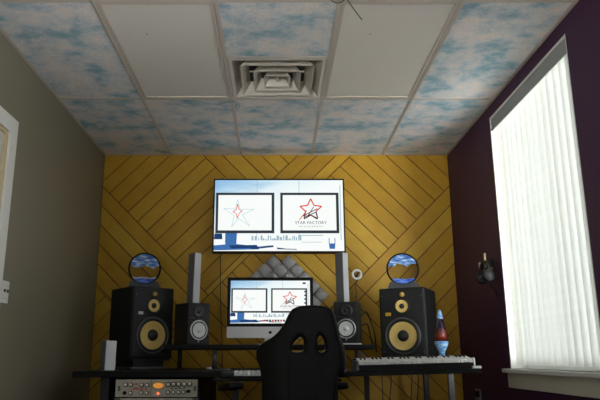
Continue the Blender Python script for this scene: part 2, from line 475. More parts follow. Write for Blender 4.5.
# rear wall with an unseen opening added for the fill light behind the camera
b = MB()
OX0, OX1, OZ0, OZ1 = -1.40, 0.0, 0.3, 1.9
b.box(XL, OX0, YR-0.12, YR, 0, ZC+0.16); b.box(OX1, XR, YR-0.12, YR, 0, ZC+0.16)
b.box(OX0, OX1, YR-0.12, YR, 0, OZ0); b.box(OX0, OX1, YR-0.12, YR, OZ1, ZC+0.16)
struct(b.build('wall_rear', M['rear_wall']))

# back wall: backing and diagonal boards laid in blocks of opposing direction
def clip(poly, n, d):                     # keep points with p.n <= d
    out = []
    for i, p in enumerate(poly):
        q = poly[(i+1) % len(poly)]
        a = p[0]*n[0]+p[1]*n[1]-d; c = q[0]*n[0]+q[1]*n[1]-d
        if a <= 0: out.append(p)
        if a*c < 0:
            k = a/(a-c); out.append((p[0]+(q[0]-p[0])*k, p[1]+(q[1]-p[1])*k))
    return out
def area2(poly): return sum(poly[i][0]*poly[(i+1)%len(poly)][1]-poly[(i+1)%len(poly)][0]*poly[i][1] for i in range(len(poly)))/2
def inset(poly, g):
    if area2(poly) < 0: poly = poly[::-1]
    out = poly[:]
    for i, p in enumerate(poly):
        q = poly[(i+1) % len(poly)]
        dx, dz = q[0]-p[0], q[1]-p[1]; L = math.hypot(dx, dz)
        if L < 1e-7: continue
        n = (dz/L, -dx/L)
        out = clip(out, n, p[0]*n[0]+p[1]*n[1]-g)
        if len(out) < 3: return []
    return out
def W(px, py): p = at(px, py, Y=YB-0.012); return ((p.x+p.z)/math.sqrt(2), (p.z-p.x)/math.sqrt(2))
PIT = 0.1175
s_a, s_b, s_f, s_h = W(205,157)[0], W(104,187.5)[0], W(366,294)[0], W(105,296)[0]
t_c, t_d = W(297,156)[1], W(342,164)[1]
s_e, t_e = W(426,210)
t_f = t_e - PIT
BIG = 6.0
regions = [  # s0, s1, t0, t1, direction, phase
    (s_a, BIG, t_c, BIG, 's', s_a), (s_a, BIG, t_d, t_c, 't', t_c), (s_b, s_a, t_d, BIG, 't', W(131,156)[1]),
    (-BIG, BIG, t_e, t_d, 's', s_e), (s_f, BIG, -BIG, t_e, 't', t_e), (-BIG, s_f, t_f, t_e, 't', t_e),
    (-BIG, s_f, -BIG, t_f, 's', s_f), (s_h, s_b, t_d, BIG, 's', s_b), (-BIG, s_h, t_d, BIG, 't', W(105,296)[1])]
b = MB()
q2 = math.sqrt(2)
for s0, s1, t0, t1, dr_, ph in regions:
    lo, hi = (s0, s1) if dr_ == 's' else (t0, t1)
    k0 = math.floor((lo-ph)/PIT)-1; k1 = math.ceil((hi-ph)/PIT)+1
    for k in range(k0, k1):
        a = max(lo, ph+k*PIT); c = min(hi, ph+(k+1)*PIT)
        if c-a < 0.012: continue
        rect = [(a,t0),(c,t0),(c,t1),(a,t1)] if dr_ == 's' else [(s0,a),(s1,a),(s1,c),(s0,c)]
        poly = [((s-t)/q2, (s+t)/q2) for s, t in rect]
        for n, d in (((1,0), XR-0.001), ((-1,0), -XL-0.001), ((0,1), ZC-0.001), ((0,-1), 0)): 
            poly = clip(poly, n, d)
            if len(poly) < 3: break
        if len(poly) < 3: continue
        poly = inset(poly, 0.0035)
        if len(poly) < 3 or abs(area2(poly)) < 1e-4: continue
        top = random.uniform(0.010, 0.0135)
        b.prism(poly, YB-top, YB-0.0005)
        b.bm.faces.ensure_lookup_table()
planks = b.build('wall_back_boards', M['wood'])
back = struct(MB().box(XL, XR, YB, YB+0.16, 0, ZC+0.16).build('wall_back', M['gap']))
planks.parent = back

# ------------------------------------------------------------------ ceiling lights
def troffer(x0, x1, y0, y1, label):
    cx, cy = (x0+x1)/2, (y0+y1)/2
    o = tag(empty('ceiling_light', (cx, cy, ZC)), label, 'ceiling light', 'unlit fluorescent ceiling lights')
    hx, hy = (x1-x0)/2-0.013, (y1-y0)/2-0.013
    b = MB()
    for a0, a1, c0, c1 in ((-hx,-hx+0.018,-hy,hy),(hx-0.018,hx,-hy,hy),(-hx+0.018,hx-0.018,-hy,-hy+0.018),(-hx+0.018,hx-0.018,hy-0.018,hy)):
        b.box(a0, a1, c0, c1, -0.004, 0.03, 0.003)
    b.build('frame', M['tbar'], o)
    MB().box(-hx+0.018, hx-0.018, -hy+0.018, hy-0.018, 0.004, 0.008).build('diffuser', M['diffuser'], o)
    MB().box(-hx+0.002, hx-0.002, -hy+0.002, hy-0.002, 0.03, 0.11, 0.004).build('housing', M['vent_white'], o)
    MB().box(-hx+0.05, -hx+0.062, hy-0.02, hy-0.012, -0.009, -0.004).build('latch', M['silver'], o)
    return o
troffer(GX[1], GX[2], 2.81, 4.03, 'unlit ceiling light with grey frosted panel, left of the air vent')
troffer(GX[3], GX[4], 2.81, 4.03, 'unlit ceiling light with frosted panel and specks, right of the air vent')

# ------------------------------------------------------------------ ceiling vent
def square_ring(b, s0, z0, s1, z1, th=0.004):
    # hollow frustum wall from half-size s0 at z0 to half-size s1 at z1
    def q(s, z): return [b.bm.verts.new((x*s, y*s, z)) for x, y in ((-1,-1),(1,-1),(1,1),(-1,1))]
    A, B_, C_, D_ = q(s0, z0), q(s1, z1), q(s1-th, z1), q(s0-th, z0)
    for P, Q in ((A, B_), (B_, C_), (C_, D_), (D_, A)):
        for k in range(4): b.bm.faces.new((P[k], P[(k+1)%4], Q[(k+1)%4], Q[k]))
vent = tag(empty('ceiling_vent', ((VX0+VX1)/2, (VY0+VY1)/2, ZC)), 'square cream metal air vent with stepped louvres in the ceiling', 'vent')
h = 0.291
b = MB()
for a0, a1, c0, c1 in ((-h,-h+0.02,-h,h),(h-0.02,h,-h,h),(-h+0.02,h-0.02,-h,-h+0.02),(-h+0.02,h-0.02,h-0.02,h)):
    b.box(a0, a1, c0, c1, -0.003, 0.004, 0.001)
b.build('frame', M['vent_white'], vent)
b = MB(); square_ring(b, h-0.018, 0.002, h-0.075, 0.085, 0.003)
b.build('cone', M['vent_white'], vent)
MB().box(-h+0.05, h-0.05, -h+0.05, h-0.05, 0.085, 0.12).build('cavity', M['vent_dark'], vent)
for k, (so, si, zb) in enumerate(((0.224, 0.178, -0.014), (0.146, 0.104, -0.015), (0.082, 0.045, -0.016))):
    b = MB(); square_ring(b, so, zb, so-0.006, zb+0.006, 0.003); square_ring(b, so-0.004, zb+0.004, si, 0.055, 0.003)
    b.build('louvre', M['vent_white'], vent)
b = MB(); b.box(-0.04, 0.04, -0.04, 0.04, 0.03, 0.034); b.lathe([(0, -0.006), (0.008, -0.006), (0.008, 0.03), (0, 0.03)], None, 16)
b.build('centre_plate', M['vent_white'], vent)
b = MB(); b.box(-0.25, 0.25, -0.003, 0.003, 0.05, 0.06); b.box(-0.003, 0.003, -0.2, 0.2, 0.06, 0.07)
b.build('brace', M['vent_white'], vent)

# loose wires at the ceiling
def wire(name, label, pts, r, m, cat='wire'):
    return tag(MB().tube(smooth_pts(pts), r, 6).build(name, m), label, cat)
def ce(px, py, dz): return at(px, py, Z=ZC-dz)
wire('loose_wire', 'thin dark wire hanging from the ceiling beside the right light panel', [ce(340,-8,0.01), ce(346,-2,0.03), ce(353,8,0.05), ce(362,20,0.075)], 0.0022, M['black_matte'])
wire('loose_wire', 'short looped dark wire at the top edge above the cloud tile', [ce(326,-6,0.01), ce(331,0,0.03), ce(337,3,0.04), ce(343,1,0.03), ce(347,-6,0.01)], 0.0022, M['black_matte'])
wire('loose_wire', 'thin curled wire poking from the grid corner by the vent', [ce(218,105,0.02), ce(225,102.5,0.015), ce(233,101.5,0.01), ce(238,103,0.012), ce(240,106,0.02), ce(237,109,0.02), ce(235,105,0.012)], 0.0014, M['grey_metal'])

# ------------------------------------------------------------------ vertical blind
bl = tag(empty('vertical_blind', (XR+0.04, (WY0+WY1)/2, WZ0)), 'white vertical blind glowing with daylight in the purple wall', 'blind')
hw = (WY1-WY0)/2
H = WZ1-WZ0
NV = 14
pit = (2*hw-0.05)/NV
zt, zb = H-0.05, 0.022
def vane_mesh(skew):
    bm = bmesh.new(); N = 6; wv = 0.089
    cols = []
    for i in range(N+1):
        a = (i/N-0.5)
        lx = a*wv; ly = 0.013*(1-4*a*a)
        ang = -R(19)+skew
        y = lx*math.cos(ang) - ly*math.sin(ang); x = lx*math.sin(ang) + ly*math.cos(ang)
        cols.append([bm.verts.new((x, y, z)) for z in (zb, (zb+zt)/2, zt)])
    for i in range(N):
        for k in range(2):
            f = bm.faces.new((cols[i][k], cols[i+1][k], cols[i+1][k+1], cols[i][k+1])); f.smooth = True
    me = bpy.data.meshes.new('vane'); bm.to_mesh(me); bm.free(); me.materials.append(M['vane'])
    return me
for i in range(NV):
    o = bpy.data.objects.new('vane', vane_mesh(random.uniform(-0.05, 0.05))); C.objects.link(o); o.parent = bl
    o.location = (0.008, -hw+0.025+pit*(i+0.5), 0)
MB().box(-0.022, 0.03, -hw+0.014, hw-0.014, H-0.05, H-0.014, 0.003).build('headrail', M['white_trim'], bl)
MB().box(-0.036, -0.030, -hw+0.014, hw-0.014, H-0.10, H-0.013, 0.001).build('valance', M['valance'], bl)
MB().box(-0.0405, -0.0362, -hw+0.013, hw-0.013, H-0.020, H-0.013, 0.001).build('valance_edge', M['white_trim'], bl)

# ------------------------------------------------------------------ desk
DT = 0.768
desk = tag(empty('studio_desk', (0, 4.3, 0)), 'black studio desk with raised shelf and rack bay against the planked wall', 'desk')
def DB(name, m, *boxes, bevel=0.003):
    b = MB()
    for (x0, x1, y0, y1, z0, z1) in boxes: b.box(x0, x1, y0-4.3, y1-4.3, z0, z1, bevel)
    return b.build(name, m, desk)
DB('desktop', M['black'], (-1.165, 0.42, 3.78, 4.98, DT-0.035, DT))
DB('raised_shelf', M['black'], (-0.74, 0.66, 4.32, 4.86, 0.898, 0.928))
DB('riser', M['black'], (0.62, 1.22, 4.18, 4.98, 0.805, 0.832))
DB('leg', M['black_matte'], (-1.02, -0.97, 3.86, 4.92, 0.0, DT-0.036))
DB('leg', M['black_matte'], (-0.475, -0.44, 3.86, 4.92, 0.0, DT-0.036))
DB('leg', M['black_matte'], (0.36, 0.405, 4.30, 4.92, 0.0, DT-0.036))
DB('leg', M['grey_metal'], (1.10, 1.135, 4.2, 4.235, 0.0, 0.804))
DB('leg', M['black_matte'], (1.10, 1.135, 4.9, 4.935, 0.0, 0.804))
DB('leg', M['black_matte'], (0.66, 0.695, 4.9, 4.935, 0.0, 0.804))
for x, y in ((-0.404, 4.36), (-0.70, 4.80), (0.39, 4.36), (0.60, 4.80)):
    b = MB(); b.lathe([(0, DT), (0.017, DT), (0.017, 0.897), (0, 0.897)], T(x, y-4.3, 0), 20)
    b.build('shelf_post', M['grey_metal'], desk)
b = MB(); b.box(-0.965, -0.480, 4.40-4.3, 4.42-4.3, 0.25, 0.72)
b.build('rack_back', M['black_matte'], desk)

# keyboard tray, tilted slightly
TR = R(-1.5)
tray = MB().box(-0.42, 0.375, 0.0, 0.34, -0.004, 0.020, 0.003).build('keyboard_tray', M['black'], desk)
tray.location = (0.80, 3.76-4.3, 0.752); tray.rotation_euler = (0, TR, 0)
tec = MB(); tec.box(0.325, 0.376, -0.006, 0.03, 0.021, 0.036, 0.004); tec = tec.build('end_cap', M['alu'], tray); tec['label'] = 'pale end cap'
MB().box(-0.42, -0.39, 0.02, 0.33, 0.020, 0.032, 0.002).build('rail', M['grey_metal'], tray)
for x in (-0.37, 0.28):
    MB().box(x-0.012, x+0.012, 0.235, 0.42, 0.0205, 0.036, 0.002).build('bracket', M['grey_metal'], tray)
DB('pull_out_board', M['black'], (-0.34, 0.36, 3.60, 4.0, 0.717, 0.732))

# piano keyboard
kb = tag(empty('piano_keyboard', (0.806, 3.772, 0.7745), rz=0, ry=TR), 'black piano keyboard with white keys in front of the right large speaker', 'keyboard')
b = MB()
prof = [(0.0, 0.0), (0.0, 0.030), (0.02, 0.036), (0.15, 0.058), (0.155, 0.070), (0.20, 0.074), (0.21, 0.0)]
vsA = [b.bm.verts.new((-0.341, y, z)) for y, z in prof]; vsB = [b.bm.verts.new((0.341, y, z)) for y, z in prof]
b.bm.faces.new(vsA); b.bm.faces.new(vsB[::-1])
for k in range(len(prof)): b.bm.faces.new((vsA[k], vsB[k], vsB[(k+1)%len(prof)], vsA[(k+1)%len(prof)]))
b.build('case', M['black'], kb)
for sx in (-1, 1):
    b = MB(); b.box(min(sx*0.330, sx*0.342), max(sx*0.330, sx*0.342), -0.001, 0.212, 0.0005, 0.060, 0.004)
    b.build('end_cheek', M['grey_metal'] if sx < 0 else M['alu'], kb)
kt = math.atan2(0.022, 0.13)
NW = 28; kw = 0.0234
for i in range(NW):
    b = MB(); m = T(-NW*kw/2+kw*(i+0.5), 0.002, 0.034) @ Matrix.Rotation(kt, 4, 'X')
    b.box(-kw/2+0.0012, kw/2-0.0012, 0, 0.135, 0.0, 0.018, 0.0015, m=m, seg=1)
    b.build('white_key', M['key_white'], kb)
for i in range(NW-1):
    if i % 7 in (2, 6): continue
    b = MB(); m = T(-NW*kw/2+kw*(i+1), 0.002, 0.034) @ Matrix.Rotation(kt, 4, 'X')
    b.box(-0.0048, 0.0048, 0.075, 0.135, 0.018, 0.025, 0.0015, m=m, seg=1)
    b.build('black_key', M['black'], kb)

# second keyboard on the pull-out board, mostly behind the chair
wk = tag(empty('piano_keyboard', (0.02, 3.61, 0.7325)), 'dark keyboard with white keys, sticking out left of the chair back', 'keyboard')
MB().box(-0.315, 0.30, 0.0, 0.155, 0, 0.012, 0.002).build('case', M['black'], wk)
MB().box(-0.315, -0.250, 0.002, 0.150, 0.0125, 0.032, 0.003).build('end_block', M['black_matte'], wk)
for i in range(22):
    x = -0.246+i*0.0234
    MB().box(x, x+0.0222, -0.002, 0.13, 0.0125, 0.040, 0.002, seg=1).build('white_key', M['key_white'], wk)
for i in range(21):
    if i % 7 in (2, 6): continue
    x = -0.2466+(i+1)*0.0234
    MB().box(x-0.005, x+0.005, 0.05, 0.13, 0.040, 0.046, 0.001, seg=1).build('black_key', M['black'], wk)

# ------------------------------------------------------------------ large three-way speakers
def big_speaker(badge):
    root = empty('studio_speaker', (0,0,0))
    w, h_, d = 0.166, 0.497, 0.34
    MB().box(-w, w, 0, d, 0, h_, 0.012, seg=3).build('cabinet', M['speaker_black'], root)
    F = lambda x, z: T(x, -0.001, z) @ TY
    # baffle
    b = MB(); b.box(-w+0.012, w-0.012, -0.006, 0.001, 0.012, h_-0.012, 0.005); b.build('baffle', M['speaker_black'], root)
    zw, zm, zt_ = 0.160, 0.366, 0.448
    wf = MB(); wf.lathe([(0.126, 0.004), (0.128, 0.010), (0.122, 0.013), (0.118, 0.010), (0.116, 0.008)], F(0, zw), 48)
    wf = wf.build('woofer', M['grey_metal'], root)
    b = MB(); b.lathe([(0.117, 0.006), (0.112, 0.014), (0.104, 0.015), (0.098, 0.009), (0.096, 0.006)], F(0, zw), 48); b.build('surround', M['rubber'], wf)
    b = MB(); b.lathe([(0.098, 0.010), (0.090, 0.006), (0.06, -0.004+0.012), (0.04, 0.006)], F(0, zw), 48); b.build('cone', M['gold'], wf)
    b = MB(); b.lathe([(0.040, 0.006), (0.038, 0.016), (0.028, 0.026), (0.014, 0.031), (0, 0.032)], F(0, zw), 36); b.build('dust_cap', M['rubber'], wf)
    md = MB(); md.lathe([(0.056, 0.004), (0.057, 0.010), (0.050, 0.012), (0.047, 0.007)], F(0, zm), 40)
    md = md.build('midrange', M['rubber'], root)
    b = MB(); b.lathe([(0.044, 0.009), (0.032, 0.0065), (0.018, 0.0062)], F(0, zm), 36); b.build('cone', M['gold'], md)
    b = MB(); b.lathe([(0.019, 0.0062), (0.017, 0.013), (0.009, 0.018), (0, 0.019)], F(0, zm), 24); b.build('dust_cap', M['rubber'], md)
    tw = MB(); tw.lathe([(0.030, 0.005), (0.030, 0.008), (0.020, 0.006)], F(0.004, zt_), 32); tw = tw.build('tweeter', M['speaker_black'], root)
    b = MB(); b.lathe([(0.017, 0.006), (0.015, 0.012), (0.007, 0.016), (0, 0.017)], F(0.004, zt_), 24); b.build('dome', M['copper'], tw)
    MB().box(-0.120, -0.082, -0.0085, -0.005, 0.300, 0.322, 0.001).build('badge', badge, root)
    b = MB(); b.box(-0.115, 0.115, -0.0075, -0.0058, 0.018, 0.030, 0.0008); b.build('port', M['black_matte'], root)
    for sx in (-1, 1):
        for z in (0.05, 0.44):
            b = MB(); b.lathe([(0.004, 0.005), (0.004, 0.0075), (0, 0.0078)], F(sx*0.142, z), 12); b.build('screw', M['grey_metal'], root)
    return root
L = big_speaker(M['badge_grey'])
L.location = (-0.868, 4.58, 0.8365); L.rotation_euler.z = R(40)
tag(L, 'large black speaker with yellow cones, on the left of the desk', 'speaker', 'large black studio speakers with yellow cones')
Rr = copy_tree(L)
Rr.location = (0.90, 4.58, 0.8325); Rr.rotation_euler.z = R(-26)
Rr['label'] = 'large black speaker with yellow cones and orange badge, right behind the piano keyboard'
for ch in Rr.children:
    if ch.name.startswith('badge'):
        ch.data = ch.data.copy(); ch.data.materials[0] = M['badge_yellow']
# lettering on the badges
def text_mesh(name, txt, size, m, parent, loc, rot=(R(90),0,0), spacing=1.0, ext=0.0003, align='CENTER'):
    cu = bpy.data.curves.new(name, 'FONT'); cu.body = txt; cu.size = size; cu.extrude = ext
    cu.align_x = align; cu.align_y = 'CENTER'; cu.space_character = spacing
    tmp = bpy.data.objects.new('tmp', cu); C.objects.link(tmp)
    dg = bpy.context.evaluated_depsgraph_get(); dg.update()
    me = bpy.data.meshes.new_from_object(tmp.evaluated_get(dg)); me.name = name
    bpy.data.objects.remove(tmp); bpy.data.curves.remove(cu)
    me.materials.clear(); me.materials.append(m)
    o = bpy.data.objects.new(name, me); C.objects.link(o); o.parent = parent
    o.location = loc; o.rotation_euler = rot
    return o
text_mesh('badge_lettering', 'KRK', 0.017, M['black'], Rr, (-0.101, -0.0092, 0.311))
text_mesh('badge_lettering', 'KRK', 0.017, M['silver'], L, (-0.101, -0.0092, 0.311))
# isolation stand under the left speaker
st = tag(empty('speaker_stand', (-0.868, 4.58, 0.7685), rz=R(40)), 'low black stand lifting the left large speaker off the desktop', 'stand')
MB().box(-0.15, 0.15, 0.0, 0.32, 0, 0.012, 0.003).build('base_plate', M['grey_metal'], st)
MB().box(-0.12, 0.12, 0.03, 0.29, 0.0125, 0.054, 0.003).build('body', M['black_matte'], st)
MB().box(-0.15, 0.15, 0.0, 0.32, 0.0545, 0.067, 0.003).build('top_plate', M['black_matte'], st)

# ------------------------------------------------------------------ small two-way monitors
def small_speaker():
    root = empty('monitor_speaker', (0,0,0))
    w, h_, d = 0.085, 0.283, 0.20
    MB().box(-w, w, 0, d, 0, h_, 0.008, seg=3).build('cabinet', M['speaker_black'], root)
    F = lambda x, z: T(x, -0.0005, z) @ TY
    wf = MB(); wf.lathe([(0.068, 0.0), (0.068, 0.007), (0.062, 0.010), (0.058, 0.006)], F(0, 0.098), 40); wf = wf.build('woofer', M['silver'], root)
    b = MB(); b.lathe([(0.060, 0.006), (0.055, 0.010), (0.049, 0.006)], F(0, 0.098), 40); b.build('surround', M['rubber'], wf)
    b = MB(); b.lathe([(0.050, 0.009), (0.03, 0.0065), (0.018, 0.0055)], F(0, 0.098), 40); b.build('cone', M['cone_white'], wf)
    b = MB(); b.lathe([(0.018, 0.0055), (0.013, 0.010), (0, 0.012)], F(0, 0.098), 24); b.build('dust_cap', M['cone_white'], wf)
    tw = MB(); tw.lathe([(0.046, 0.0), (0.045, 0.004), (0.030, 0.002), (0.014, 0.0012)], F(0, 0.222), 36); tw = tw.build('tweeter', M['rubber'], root)
    b = MB(); b.lathe([(0.013, 0.001), (0.009, 0.007), (0, 0.008)], F(0, 0.222), 20); b.build('dome', M['black_matte'], tw)
    b = MB(); b.lathe([(0.005, 0.0), (0.005, 0.003), (0, 0.0032)], F(0, 0.022), 16); b.build('badge', M['silver'], root)
    b = MB(); b.tube([(0.05, -0.002, 0.155), (0.02, -0.002, 0.172), (-0.04, -0.002, 0.180), (-0.075, -0.002, 0.178)], 0.0015); b.build('baffle_line', M['grey_metal'], root)
    return root
s1 = small_speaker()
s1.location = (-0.528, 4.46, 0.9285); s1.rotation_euler.z = R(36)
tag(s1, 'small black speaker with white cone on the raised shelf, left of the computer screen', 'speaker', 'small black speakers with white cones')
s2 = copy_tree(s1)
s2.location = (0.488, 4.48, 0.9395); s2.rotation_euler.z = R(-14)
s2['label'] = 'small black speaker with white cone on the raised shelf, right of the chair'
tag(MB().box(0.40, 0.585, 4.44, 4.70, 0.9285, 0.939, 0.002).build('speaker_pad', M['alu']), 'thin pale pad under the small speaker right of the chair', 'pad')

# tall foam blocks
def block(loc, rz, w, d, h_, label, lean=0.0):
    o = tag(empty('foam_block', loc, rz=rz, ry=lean), label, 'foam block', 'slim pale upright blocks')
    MB().box(-w/2, w/2, 0, d, 0, h_, 0.003).build('front', M['block_white'], o)
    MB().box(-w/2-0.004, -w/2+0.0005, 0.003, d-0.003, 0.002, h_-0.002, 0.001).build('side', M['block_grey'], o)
    return o
block((-0.562, 4.545, 1.2122), R(42), 0.054, 0.078, 0.365, 'tall slim pale block standing on the left small speaker', R(1.5))
block((0.508, 4.56, 1.2235), R(48), 0.060, 0.070, 0.355, 'tall slim pale block standing on the right small speaker', R(-1.0))
block((-1.000, 3.98, 0.7688), R(38), 0.066, 0.075, 0.175, 'short pale upright block at the left end of the desk', R(0.6))

# ------------------------------------------------------------------ round sand pictures
def sand_picture(ragged):
    root = empty('sand_picture', (0,0,0))
    r = 0.114; zc = r+0.038
    ring = [(r*math.cos(2*PI*k/48), 0, zc+r*math.sin(2*PI*k/48)) for k in range(48)]
    MB().tube(ring, 0.0068, 8, closed=True).build('rim', M['black'], root)
    b = MB(); b.lathe([(0, -0.003), (r-0.004, -0.003), (r-0.004, 0.003), (0, 0.003)], T(0, 0, zc) @ TY, 48, smooth=False); b.build('glass', M['art_glass'], root)
    rr = r-0.005
    rnd = random.Random(ragged)
    def layer(name, m, ztop, zbot, amp, ph):
        # band of sand between two wavy lines, cut to the circle
        N = 36; up = []; dn = []
        for k in range(N+1):
            x = -rr+2*rr*k/N; lim = math.sqrt(max(0, rr*rr-x*x))
            wv = amp*(math.sin(x*55+ph)+0.6*math.sin(x*130+ph*2)+0.5*rnd.uniform(-1,1))
            zt2 = min(lim, ztop+wv) if ztop < rr else lim
            zb2 = max(-lim, zbot+wv*0.9) if zbot > -rr else -lim
            if zt2 <= zb2: zt2 = zb2 = max(-lim, min(lim, (zt2+zb2)/2))
            up.append((x, zc+zt2)); dn.append((x, zc+zb2))
        b = MB()
        for k in range(N):
            q = [dn[k], dn[k+1], up[k+1], up[k]]
            if abs(area2(q)) < 1e-9: continue
            for y in (-0.0042, 0.0042):
                b.bm.faces.new([b.bm.verts.new((p[0], y, p[1])) for p in q])
        bmesh.ops.remove_doubles(b.bm, verts=b.bm.verts[:], dist=1e-6)
        b.build(name, m, root)
    layer('upper_sand', M['sand_blue'], 1, rr*(0.15 if ragged < 2 else 0.30), 0.012, ragged)
    if ragged < 2: layer('pale_sand', M['sand_pale'], -rr*0.58, -rr*0.66, 0.002, ragged+1)
    layer('lower_sand', M['sand_deep'], -rr*0.66, -1, 0.0025, ragged+1)
    b = MB(); b.prism([(-0.118, 0), (0.118, 0), (0.100, 0.052), (0.088, 0.056)] + [(0.117*math.cos(a_), zc-0.117*math.sin(a_)) for a_ in [R(48+84*q_/8) for q_ in range(9)]] + [(-0.088, 0.056), (-0.100, 0.052)], -0.022, 0.022)
    b.build('stand', M['sand_foot'], root)
    return root
p1 = sand_picture(1.3); p1.location = (-0.975, 4.73, 1.334); p1.rotation_euler.z = R(14)
tag(p1, 'round blue sand picture on top of the left large speaker', 'picture', 'round sand pictures')
p2 = sand_picture(3.1); p2.location = (0.945, 4.72, 1.330); p2.rotation_euler.z = R(-8)
tag(p2, 'round blue sand picture on top of the right large speaker', 'picture', 'round sand pictures')

# ------------------------------------------------------------------ ring light on the right small monitor
rl = tag(empty('ring_light', (0.577, 4.60, 1.2235)), 'small white ring light on a thin stem behind the right small speaker', 'ring light')
MB().box(-0.02, 0.015, -0.02, 0.02, 0, 0.008, 0.002).build('base', M['black_matte'], rl)
MB().tube(smooth_pts([(0,0,0.008), (0.004,0,0.07), (0.0,0,0.12), (0.012,0,0.166)]), 0.003).build('stem', M['black_matte'], rl)
cr = (0.012, -0.004, 0.203)
MB().tube([(cr[0]+0.031*math.cos(2*PI*k/32), cr[1], cr[2]+0.031*math.sin(2*PI*k/32)) for k in range(32)], 0.0075, 10, closed=True).build('ring', M['cone_white'], rl)
MB().tube([(cr[0]-0.014, cr[1]+0.004, cr[2]-0.02), (cr[0]+0.016, cr[1]+0.004, cr[2]+0.018)], 0.007).build('phone_clip', M['black_matte'], rl)

# ------------------------------------------------------------------ screens
def star_pts(cx, cz, ro, ri, rot=0.0, sx=1.0):
    out = []
    for k in range(10):
        r = ro if k % 2 == 0 else ri
        a = PI/2 + k*PI/5 + rot
        out.append((cx+r*sx*math.cos(a), cz+r*math.sin(a)))
    return out
def flat(b, pts, y):
    b.bm.faces.new([b.bm.verts.new((p[0], y, p[1])) for p in pts])
def stroke(b, p, q, w, y):
    d = Vector((q[0]-p[0], q[1]-p[1])); n = Vector((-d.y, d.x)).normalized()*w/2
    flat(b, [(p[0]-n.x, p[1]-n.y), (q[0]-n.x, q[1]-n.y), (q[0]+n.x, q[1]+n.y), (p[0]+n.x, p[1]+n.y)], y)
def picture(parent, w, h_, big):
    """what the screen shows; local x,z with the origin at the screen centre, y = 0 the glass"""
    def U(x, z): return ((x/519.0-0.5)*w, (0.5-z/293.0)*h_)
    k = w/519.0
    def rect(b, x0, z0, x1, z1, y):
        a, c = U(x0, z0), U(x1, z1); flat(b, [(a[0], c[1]), (c[0], c[1]), (c[0], a[1]), (a[0], a[1])], y)
    scr = MB(); scr.box(-w/2, w/2, -0.0005, 0.002, -h_/2, h_/2); scr = scr.build('screen', M['screen'], parent)
    y = -0.0010
    b = MB(); rect(b, 0, 232, 519, 293, y)
    b.build('pictured_table', M['px_white'], scr, False)
    b = MB()
    for x0, z0, x1, z1 in ((170, 45, 172, 236), (340, 0, 342, 236), (506, 20, 509, 250)): rect(b, x0, 0 if x0 < 200 else z0, x1, z1, y-0.0003)
    rnd = random.Random(5)
    x = 150
    while x < 345:
        ww = rnd.uniform(3, 10); hh = rnd.uniform(5, 22)
        rect(b, x, 250-hh, x+ww, 250, y-0.0004); x += ww+rnd.uniform(1, 6)
    rect(b, 342, 228, 436, 231, y-0.0003); rect(b, 350, 256, 430, 258, y-0.0003)
    b.build('pictured_window', M['px_grey'], scr, False)
    b = MB()
    flat(b, [U(*p) for p in ((45,218),(92,218),(90,262),(84,274),(52,274),(45,262))], y-0.0006)
    flat(b, [U(*p) for p in ((0,270),(80,263),(180,275),(180,286),(0,290))], y-0.0005)
    b.build('pictured_mug', M['px_blue'], scr, False)
    b = MB(); flat(b, [U(*p) for p in ((458,262),(484,262),(482,284),(461,284))], y-0.0006)
    flat(b, [U(*p) for p in ((458,240),(461,240),(461,262),(458,262))], y-0.0006); flat(b, [U(*p) for p in ((481,240),(484,240),(484,262),(481,262))], y-0.0006)
    b.build('pictured_glass', M['px_blue'], scr, False)
    b = MB()
    flat(b, [U(*p) for p in ((60,270),(170,268),(180,280),(70,283))], y-0.0008)
    stroke(b, U(150,284), U(238,274), 5*k, y-0.0008)
    stroke(b, U(170,277), U(236,271), 3*k, y-0.0008)
    stroke(b, U(252,284), U(330,286), 3*k, y-0.0008); stroke(b, U(250,280), U(300,286), 3*k, y-0.0008)
    flat(b, [U(*p) for p in ((2,222),(32,222),(34,245),(0,245))], y-0.0007)
    b.build('pictured_pencil', M['px_navy'], scr, False)
    for x0, white in ((5, False), (265, True)):
        b = MB()
        X0, Z0, X1, Z1 = x0, 53, x0+236, 221
        for r_ in ((X0, Z0, X1, Z0+10), (X0, Z1-12, X1, Z1), (X0, Z0+10, X0+10, Z1-12), (X1-11, Z0+10, X1, Z1-12)): rect(b, *r_, y-0.0010)
        b.build('pictured_frame', M['px_dark'], scr, False)
        b = MB(); rect(b, X0+10, Z0+10, X1-11, Z1-12, y-0.0009)
        b.build('pictured_sheet', M['px_white'], scr, False)
    y2 = y-0.0013
    # left sheet: thin star sketch
    b = MB(); cx, cz = 93, 132
    O = [U(*p) for p in ((93,82),(103,122),(160,122),(112,145),(142,190),(96,160),(70,196),(80,148),(36,118),(84,122))]
    for i in range(10): stroke(b, O[i], O[(i+1) % 10], 2.2*k, y2)
    b.build('star_sketch', M['px_pale'], scr, False)
    b = MB()
    P = [U(*p) for p in ((93,100),(98,122),(112,130),(100,138),(92,160),(88,140),(74,132),(88,124))]
    for i in range(8): stroke(b, P[i], P[(i+1) % 8], 2.6*k, y2-0.0002)
    b.build('star_sketch_centre', M['px_red'], scr, False)
    # right sheet: star logo, red above, dark below
    cx, cz = U(388, 124)
    ro, ri = 46*k, 22*k
    A = star_pts(cx, cz, ro, ri); w_ = 5.0*k
    red = MB(); dark = MB()
    for i in range(10):
        mid = (A[i][1]+A[(i+1) % 10][1])/2
        t = red if (mid > cz-2*k or A[i][0]+A[(i+1)%10][0] < 2*cx-55*k) else dark
        stroke(t, A[i], A[(i+1) % 10], w_, y2)
    stroke(dark, U(352,152), U(414,120), 3.5*k, y2-0.0001)
    stroke(dark, U(366,152), U(410,134), 3.5*k, y2-0.0001)
    stroke(dark, U(388,146), U(412,162), 5*k, y2-0.0001)
    stroke(dark, U(400,112), U(378,146), 3*k, y2-0.0001)
    stroke(red, U(342,165), U(372,128), 3.5*k, y2-0.0002)
